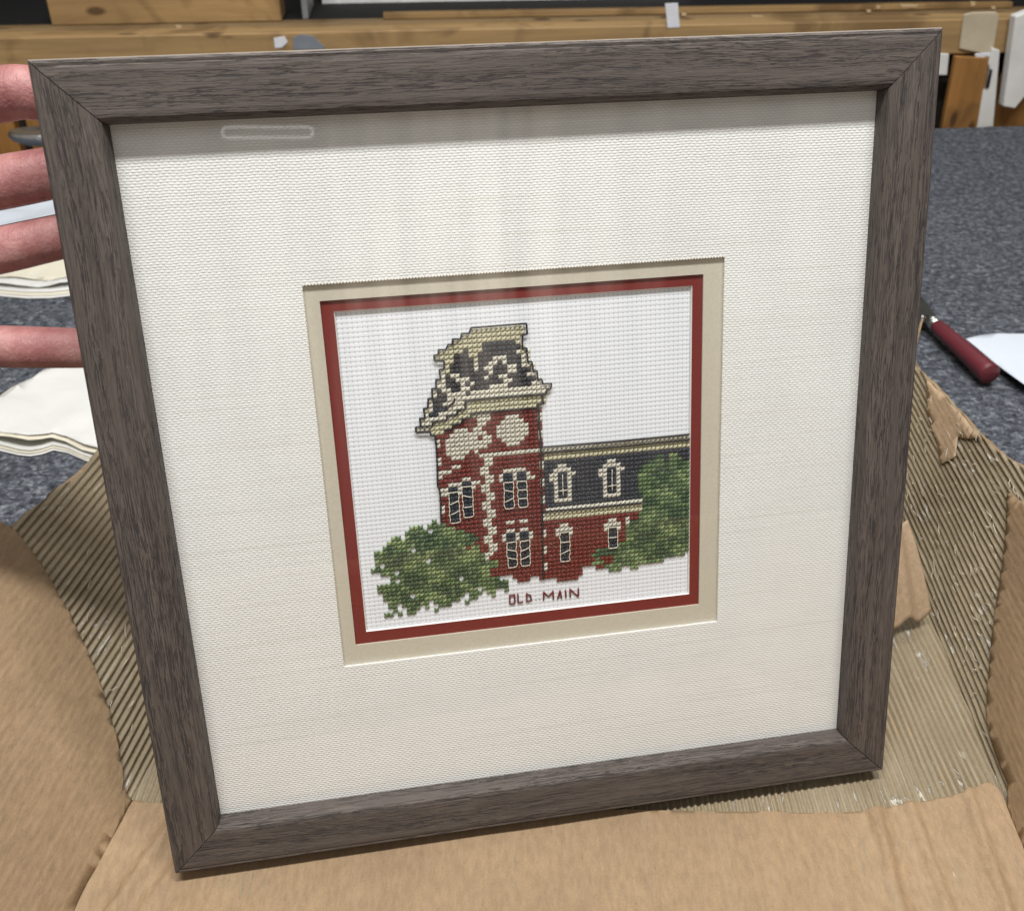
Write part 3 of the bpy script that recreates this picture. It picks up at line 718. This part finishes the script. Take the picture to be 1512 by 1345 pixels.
def patch(name,label,cat,poly,y,th,m,group=None):
    c=[bl(*p,y) for p in poly]; ce=sum(c,Vector())/len(c)
    bm=bmesh.new(); f=[bm.verts.new(p-ce) for p in c]; b=[bm.verts.new(p-ce+Vector((0,th,0))) for p in c]
    bm.faces.new(f);bm.faces.new(b[::-1])
    for k in range(len(c)):bm.faces.new((f[k],b[k],b[(k+1)%len(c)],f[(k+1)%len(c)]))
    bmesh.ops.recalc_face_normals(bm,faces=bm.faces)
    bmesh.ops.bevel(bm,geom=list(bm.edges),offset=min(.0012,th*.3),segments=1,affect='EDGES')
    o=obj(name,bm,m); o.matrix_world=Mb@Matrix.Translation(ce); return tag(o,label,cat,group)
tape=simple('masking_tape',(.52,.45,.33),.55,.12,25); whitep=simple('white_painted_wood',(.72,.72,.70),.5,.08,30); wt=simple('white_tape',(.72,.74,.80),.5,.06)
patch('white_tape','strip of white tape folded over the bench beam above the frame','tape',[(982,6),(1001,5),(1004,41),(986,42)],-.0012,.001,wt)
patch('paper_scrap','torn white paper bit stuck to the beam','paper scrap',[(404,57),(420,54),(425,63),(416,71),(406,72)],-.0014,.001,wt)
patch('duct_tape','grey-blue tape smear on the beam','tape',[(432,56),(446,51),(462,54),(480,70),(476,74),(433,74)],-.0013,.001,simple('grey_tape',(.20,.22,.25),.6))
patch('masking_tape','crumpled beige masking tape over the beam at right','tape',[(1424,22),(1436,19),(1471,18),(1476,24),(1467,76),(1452,80),(1417,73)],-.004,.0035,tape)
patch('bent_plank','orange-brown board leaning below the masking tape','board',[(1412,84),(1461,86),(1446,192),(1391,192)],-.010,.010,wood_o)
patch('white_stick','white painted stick standing right of the orange-brown board','stick',[(1467,72),(1477,75),(1467,188),(1443,190),(1452,135),(1459,125),(1462,105),(1460,95)],-.012,.012,whitep)
patch('black_clip','small black clip on the white painted stick','clip',[(1463,102),(1466,104),(1461,130),(1455,132)],-.0145,.002,simple('black_plastic',(.01,.01,.01),.4))
patch('white_moulding','white grooved moulding length leaning at the right edge','moulding',[(1500,25),(1540,10),(1540,110),(1499,161),(1482,158)],-.020,.015,whitep)
patch('white_peg','short white peg beside the right side of the frame','peg',[(1380,79),(1402,80),(1399,112),(1380,112)],-.004,.004,whitep)
patch('glue_bead','short white bead of dried caulk under the masking tape','glue',[(1440,80),(1462,78),(1462,84),(1441,88)],-.0075,.003,wt)
for k,(x,y,w,h) in enumerate([(264,40,10,5),(1010,22,8,5),(1283,17,7,5),(1297,11,7,5),(1343,9,26,5),(1437,6,8,7),(1467,12,7,5),(1119,25,18,4)]):
    lab=['small pale wood chip on the strip at upper left','pale wood chip just right of the white tape','lower of two neighbouring pale chips right of centre','upper of two neighbouring pale chips right of centre','long flat pale sliver of wood on the strip','pale chip directly above the masking tape','pale chip right above the tape corner','thin pale sliver along the beam above the frame'][k]
    patch('wood_chip',lab,'wood chip',[(x-w/2,y-h/2),(x+w/2,y-h/2+1),(x+w/2-1,y+h/2),(x-w/2+1,y+h/2)],.0455,.0015,simple('raw_wood_%d'%k,(.55,.42,.25),.7),'wood chips on the bench strip')
# vertical boards under the beam at the left and right edges
def postp(name,px0,px1,y,m,label,cat='post',tilt=0,z1=None):
    a=bl(px0,120,y).x;b=bl(px1,120,y).x; a,b=min(a,b),max(a,b)
    bm=bmesh.new(); box(bm,-(b-a)/2,(b-a)/2,0,.02,-.25,zb-.002 if z1 is None else z1); bevel(bm,.001,1)
    for v in bm.verts:v.co.x+=tilt*v.co.z
    o=obj(name,bm,m); o.matrix_world=Mb@Matrix.Translation(((a+b)/2,y,0)); return tag(o,label,cat)
postp('bench_leg',22,130,.012,wood_o,'upright pine bench leg behind the hand at the left')
postp('bench_leg',-200,3,.012,wood_o,'pine bench leg at the far left edge beyond the dark gap')
postp('bench_leg',1478,1560,.016,wood_o,'shadowed bench leg behind the white moulding at the far right',tilt=.12)
bbox('gap_shade_panel',-2.2,2.2,.034,.040,-.3,zb-.003,simple('gap_shade_tone',(.02,.015,.01),.8))  # sheet whose dark colour stands for the shade in the gaps between legs

# ================================================================= THINGS ON THE TABLE
def chrome():return simple('worn_chrome',(.72,.74,.77),.30,.15,40,.0004,Metallic=1.)
c0=hit(66,199,(0,1.17,0),Vector((0,1,0)))
clamp=thing('spring_clamp','shiny steel clamp end lying on the table behind the fingers','clamp',c0)
bm=bmesh.new(); bmesh.ops.create_uvsphere(bm,u_segments=28,v_segments=14,radius=1)
for v in bm.verts:
    v.co=Vector((v.co.x*.042,v.co.y*.020,v.co.z*.016*(1.25 if v.co.z>0 else .8)))
    if v.co.z>.006:v.co.z=.006+(v.co.z-.006)*-.35
ch=chrome(); obj('jaw',bm,ch,clamp,True)
bm=bmesh.new(); tube(bm,[Vector((.01,0,-.005)),Vector((.05,.0,.006)),Vector((.12,.01,-.01)),Vector((.17,.02,-c0.z+.006))],[.008,.009,.009,.006],12)
obj('handle',bm,ch,clamp,True)
def layers(name,label,cat,outlines,zs,m,under=None):
    root=thing(name,label,cat,P(*outlines[0][0],0))
    for q,(ol,z) in enumerate(zip(outlines,zs)):
        pts=[P(x,y,z) for x,y in ol]
        bm=bmesh.new()
        # resample outline smoothly
        out=[]
        for k in range(len(pts)):
            a,b=pts[k],pts[(k+1)%len(pts)]; n=max(1,int((b-a).length/.012))
            for r in range(n):
                c=a.lerp(b,r/n); d=noise.noise_vector(Vector((c.x*22,c.y*22,q*.35)))*.0012; out.append(Vector((c.x+d.x,c.y+d.y,0)))
        vs=[bm.verts.new(c) for c in out]; es=[bm.edges.new((vs[i],vs[(i+1)%len(vs)])) for i in range(len(vs))]
        bmesh.ops.triangle_fill(bm,edges=es,use_beauty=True)
        xs=[c.x for c in out]; ys=[c.y for c in out]
        for ax,lo,hi in ((0,min(xs),max(xs)),(1,min(ys),max(ys))):
            c=lo+.01
            while c<hi:
                co=[0,0,0];no=[0,0,0];co[ax]=c;no[ax]=1
                bmesh.ops.bisect_plane(bm,geom=bm.verts[:]+bm.edges[:]+bm.faces[:],plane_co=co,plane_no=no); c+=.01
        bm.normal_update()
        if sum(f.normal.z for f in bm.faces)<0:bmesh.ops.reverse_faces(bm,faces=bm.faces)
        for v in bm.verts:
            v.co.z=z+min(.5*z,.006)*noise.noise(Vector((v.co.x*11,v.co.y*17,.3)))+.009*abs(noise.noise(Vector((v.co.x*13,v.co.y*21,2+.1*q))))*(q>2)+.003*abs(noise.noise(Vector((v.co.x*40,v.co.y*44,5))))*(q>2)
            v.co.z=max(v.co.z,.0006)
            v.co-=root.location
        o=obj('layer',bm,m[q%len(m)],root,True); md=o.modifiers.new('t','SOLIDIFY'); md.thickness=.0004; md.offset=-1
    return root
pw=mat_paper('white_tissue'); py_=mat_paper('yellowed_tissue',(.70,.66,.54)); pb=mat_paper('bluish_white_paper',(.62,.67,.74))
def lay(front,back,dx):
    out=[]
    for k,(df,db) in enumerate(dx):
        out.append([(x,y-df) for x,y in front]+[(x,y-db) for x,y in back])
    return out
layers('tissue_stack','stack of white and yellowed tissue sheets behind the middle fingers','tissue paper',
 lay([(-140,436),(-60,434),(0,437),(40,440),(75,440),(104,437),(150,433),(200,428)],[(200,302),(70,295),(30,303),(0,310),(-140,325)],[(0,0),(4,0),(9,1),(15,2),(26,3),(52,4)]),
 [.0012,.0020,.0030,.0042,.0056,.0075],[pw,py_,pw,pw,py_,pb])
layers('tissue_stack','crumpled heap of white tissue on the felt beside the left wall of the carton','tissue paper',
 lay([(-120,660),(0,664),(28,671),(45,673),(62,670),(78,664),(98,668),(125,679),(160,690),(260,700)],[(260,565),(150,535),(118,540),(95,541),(70,549),(50,562),(25,573),(0,590),(-120,622)],[(0,0),(4,0),(8,1),(13,2),(22,3)]),
 [.0015,.0026,.0039,.0054,.0078],[pw,py_,pw,py_,pw])
layers('paper_sheet','single white sheet of paper beside the burgundy-handled knife','paper',
 [[(1427,503),(1448,498),(1475,494),(1512,494),(1640,500),(1640,640),(1512,567)]],[.010],[pb])
# putty knife
ka=P(1384,482,.012); kb=P(1462,553,.012); kd=(kb-ka).normalized(); kl=(kb-ka).length
Mk=Matrix.Translation(ka)@kd.to_track_quat('X','Z').to_matrix().to_4x4()
knife=thing('putty_knife','putty knife with burgundy wooden handle and steel ferrule on the felt','putty knife',mat=Mk)
bm=bmesh.new()
prk=[(-.001,.0048),(.0,.0056),(.004,.0060),(.03,.0066),(kl*.55,.0070),(kl-.02,.0076),(kl-.004,.0082),(kl-.0008,.0081),(kl,.0074)]
tube(bm,[Vector((a,0,0)) for a,_ in prk],[b for _,b in prk],28,1)
t=NT('burgundy_lacquer'); v=t.coord('Object',(12,120,120)); n=t.noise(v,1,4)
bl_=t.fin(t.ramp(n,[(.3,(.085,.014,.020)),(.7,(.155,.026,.036))]),.42,t.bump(n,.0006,.4),.5)
obj('handle',bm,bl_,knife,True)
stl=simple('brushed_steel',(.42,.43,.42),.3,.15,50,.0002,Metallic=1.)
bm=bmesh.new(); tube(bm,[Vector((-.016,0,0)),Vector((-.012,0,0)),Vector((-.001,0,0))],[.0035,.0048,.0056],20); obj('ferrule',bm,stl,knife,True)
bm=bmesh.new(); pts=[(-.012,-.006),(-.022,-.020),(-.085,-.030),(-.085,.020),(-.022,.010),(-.012,.006)]
f=[bm.verts.new((x,y,-.001)) for x,y in pts]; b=[bm.verts.new((x,y,-.002)) for x,y in pts]; bm.faces.new(f);bm.faces.new(b[::-1])
for k in range(6):bm.faces.new((f[k],b[k],b[(k+1)%6],f[(k+1)%6]))
bmesh.ops.recalc_face_normals(bm,faces=bm.faces)
obj('blade',bm,stl,knife)
bm=bmesh.new(); bmesh.ops.create_uvsphere(bm,u_segments=14,v_segments=8,radius=.0022,matrix=Matrix.Translation((-.018,-.004,0))); obj('rivet',bm,stl,knife,True)

# ================================================================= HAND
def fl_(px,py,n): # photo point on the plane parallel to the picture at depth n -> frame coords
    w=hit(px,py,Mf@Vector((0,0,n)),N); return MI@w
nf=-.034
rig=[] ; radii=[]; edges=[]
def addv(p,r):
    rig.append(Vector(p));radii.append(r);return len(rig)-1
palm=addv(Vector((-.104,-.096,-.050)),.021)
wrist=addv(Vector((-.150,-.132,-.060)),.024); edges.append((palm,wrist))
fore=addv(Vector((-.22,-.175,-.075)),.029); edges.append((wrist,fore))
fore2=addv(Vector((-.33,-.24,-.10)),.036); edges.append((fore,fore2))
kn=[]
spec=[ # (centre at x=0, centre near frame edge, px radius, knuckle)
 ((0,140),(45,133),.0100,(-.068,-.046,-.044)),
 ((0,270),(76,256),.0099,(-.077,-.068,-.046)),
 ((0,370),(92,349),.0088,(-.078,-.090,-.046)),
 ((0,512),(115,514),.0083,(-.070,-.113,-.044))]
for (c0_,c1_,r,kp) in spec:
    a=fl_(*c0_,nf); b=fl_(*c1_,nf); d=(b-a).normalized()
    mid=Vector(kp).lerp(a,.35); k0=addv(Vector(kp),r*1.35); edges.append((palm,k0))
    m=addv(a-d*.014+Vector((0,0,-.002)),r*1.02); edges.append((k0,m))
    q1=addv(a,r*1.03); edges.append((m,q1))
    q2=addv(b,r*.98); edges.append((q1,q2))
    if c1_[1]<140:d=(d+Vector((0,-.55,0))).normalized()
    q3=addv(b+d*.012,r*.92); edges.append((q2,q3))
    q4=addv(b+d*.020+Vector((0,0,.001)),r*.72); edges.append((q3,q4))
# thumb folded behind, under the back of the frame
t0=addv(Vector((-.088,-.060,-.062)),.0120); edges.append((palm,t0))
t1=addv(Vector((-.054,-.040,-.078)),.0100); edges.append((t0,t1))
t2=addv(Vector((-.026,-.035,-.082)),.0086); edges.append((t1,t2))
t3=addv(Vector((-.010,-.035,-.080)),.0068); edges.append((t2,t3))
me=bpy.data.meshes.new('person'); base=rig[palm].copy()
me.from_pydata([p for p in rig],edges,[]); me.materials.append(mat_skin())
hand=bpy.data.objects.new('person',me); COL.objects.link(hand); hand.matrix_world=Mf.copy()
tag(hand,'bare hand at the left, four spread fingers gripping the frame','person')
md=hand.modifiers.new('skin','SKIN'); md.use_smooth_shade=True
for i,sv in enumerate(me.skin_vertices[0].data):
    sv.radius=(radii[i],radii[i]); sv.use_root=(i==palm)
md=hand.modifiers.new('sub','SUBSURF'); md.levels=3; md.render_levels=3

# ================================================================= LIGHT
w=bpy.data.worlds.new('World'); sc.world=w; w.use_nodes=True
nt=w.node_tree; bg=nt.nodes['Background']
def wn(ty,**k):
    n_=nt.nodes.new(ty)
    for q,v_ in k.items():setattr(n_,q,v_)
    return n_
def wm(op,a_,b_=0.,c_=0.):
    n_=wn('ShaderNodeMath',operation=op)
    for q,v_ in enumerate((a_,b_,c_)):
        if hasattr(v_,'node'):nt.links.new(v_,n_.inputs[q])
        else:n_.inputs[q].default_value=v_
    return n_.outputs[0]
tc=wn('ShaderNodeTexCoord'); sp_=wn('ShaderNodeSeparateXYZ'); nt.links.new(tc.outputs['Generated'],sp_.inputs[0])
mp=wn('ShaderNodeMapping'); mp.inputs['Scale'].default_value=(34,2.,1.6); nt.links.new(tc.outputs['Generated'],mp.inputs[0])
nz=wn('ShaderNodeTexNoise'); nz.inputs['Scale'].default_value=1.; nz.inputs['Detail'].default_value=2; nt.links.new(mp.outputs[0],nz.inputs[0])
stripe=wm('MULTIPLY',wm('SUBTRACT',nz.outputs[0],.42),5.); stripe=wm('MINIMUM',wm('MAXIMUM',stripe,0.),1.)
dx_=wm('DIVIDE',wm('SUBTRACT',sp_.outputs[0],.27),.13); win_=wm('EXPONENT',wm('MULTIPLY',wm('MULTIPLY',dx_,dx_),-1.))
dz_=wm('DIVIDE',wm('SUBTRACT',sp_.outputs[2],.12),.15); el_=wm('EXPONENT',wm('MULTIPLY',wm('MULTIPLY',dz_,dz_),-1.))
back_=wm('LESS_THAN',sp_.outputs[1],0.)
amt=wm('MULTIPLY',wm('MULTIPLY',stripe,wm('ADD',wm('MULTIPLY',win_,1.6),.4)),wm('MULTIPLY',el_,back_))
val=wm('ADD',amt,wm('ADD',.16,wm('MULTIPLY',nz.outputs[0],.06)))
cmb=wn('ShaderNodeCombineXYZ')
for q,f_ in enumerate((1.,.87,.72)):nt.links.new(wm('MULTIPLY',val,f_),cmb.inputs[q])
nt.links.new(cmb.outputs[0],bg.inputs[0])
bg.inputs[1].default_value=1.0
def area(name,loc,tgt,sx,sy,e,c):
    l=bpy.data.lights.new(name,'AREA'); l.shape='RECTANGLE'; l.size=sx;l.size_y=sy;l.energy=e;l.color=c
    o=bpy.data.objects.new(name,l); COL.objects.link(o); o.location=loc
    d=Vector(tgt)-Vector(loc); z=-d.normalized(); x=X.copy(); x=(x-z*x.dot(z)).normalized(); y=z.cross(x)
    m=Matrix((x,y,z)).transposed().to_4x4(); m.translation=loc; o.matrix_world=m; return o
cen=Mf@Vector((.155,-.155,0))
ld=(-N*1.0+D*1.95).normalized()
area('ceiling_tube',cen-ld*1.5,cen,1.3,.13,37,(1,.985,.955))
area('added_fill',Vector((-.2,-1.3,2.0)),cen,1.6,1.0,7,(.93,.965,1))  # soft fill added behind the viewer to brighten the mats, not a fixture
area('ceiling_tube',Vector((.2,1.5,1.9)),Vector((0,1.0,0)),1.3,.15,14,(.93,.96,1))
# a lit loop-shaped fixture behind the viewer: the photo shows its reflection in the glass
def mirror(px,py,dist):
    q=hit(px,py,Mf@Vector((0,0,-.0074)),N); d=ray(px,py).normalized(); r=d-N*2*d.dot(N); return q+r*dist
a_=mirror(328,196,1.3);b_=mirror(462,196,1.3); ax=(b_-a_); L_=ax.length; ax.normalize(); vz=(mirror(328,188,1.3)-mirror(328,204,1.3)); hh=vz.length/2; vz.normalize(); mid_=(a_+b_)/2
bm=bmesh.new(); pts=[]
for k in range(33):
    an=2*math.pi*k/32; cx_,cy_=math.cos(an),math.sin(an)
    pts.append(ax*(math.copysign(L_/2-hh,cx_)+hh*cx_)+vz*hh*cy_)
pts[-1]=pts[0].copy(); tube(bm,pts,.0022,8,cap=False,up=N)
em=bpy.data.materials.new('lit_tube'); em.use_nodes=True; eb=em.node_tree.nodes['Principled BSDF']
eb.inputs['Emission Color'].default_value=(1,.98,.95,1); eb.inputs['Emission Strength'].default_value=1.7
lp_=obj('loop_lamp',bm,em,None,True); lp_.location=mid_
tag(lp_,'glowing rounded loop seen only as a reflection in the upper left of the glass','lamp')
# ================================================================= CAMERA
cd=bpy.data.cameras.new('camera'); cam=bpy.data.objects.new('camera',cd); COL.objects.link(cam)
cam.location=CAM; cam.rotation_euler=(math.pi/2-A,0,0)
cd.sensor_width=36; cd.lens=F/1512*36; cd.clip_start=.01; cd.clip_end=100
cd.dof.use_dof=True; cd.dof.focus_distance=.40; cd.dof.aperture_fstop=22
sc.camera=cam
sc.render.engine='CYCLES'
sc.view_settings.view_transform='Standard'; sc.view_settings.look='None'; sc.view_settings.exposure=0; sc.view_settings.gamma=1
sc.view_settings.use_curve_mapping=False
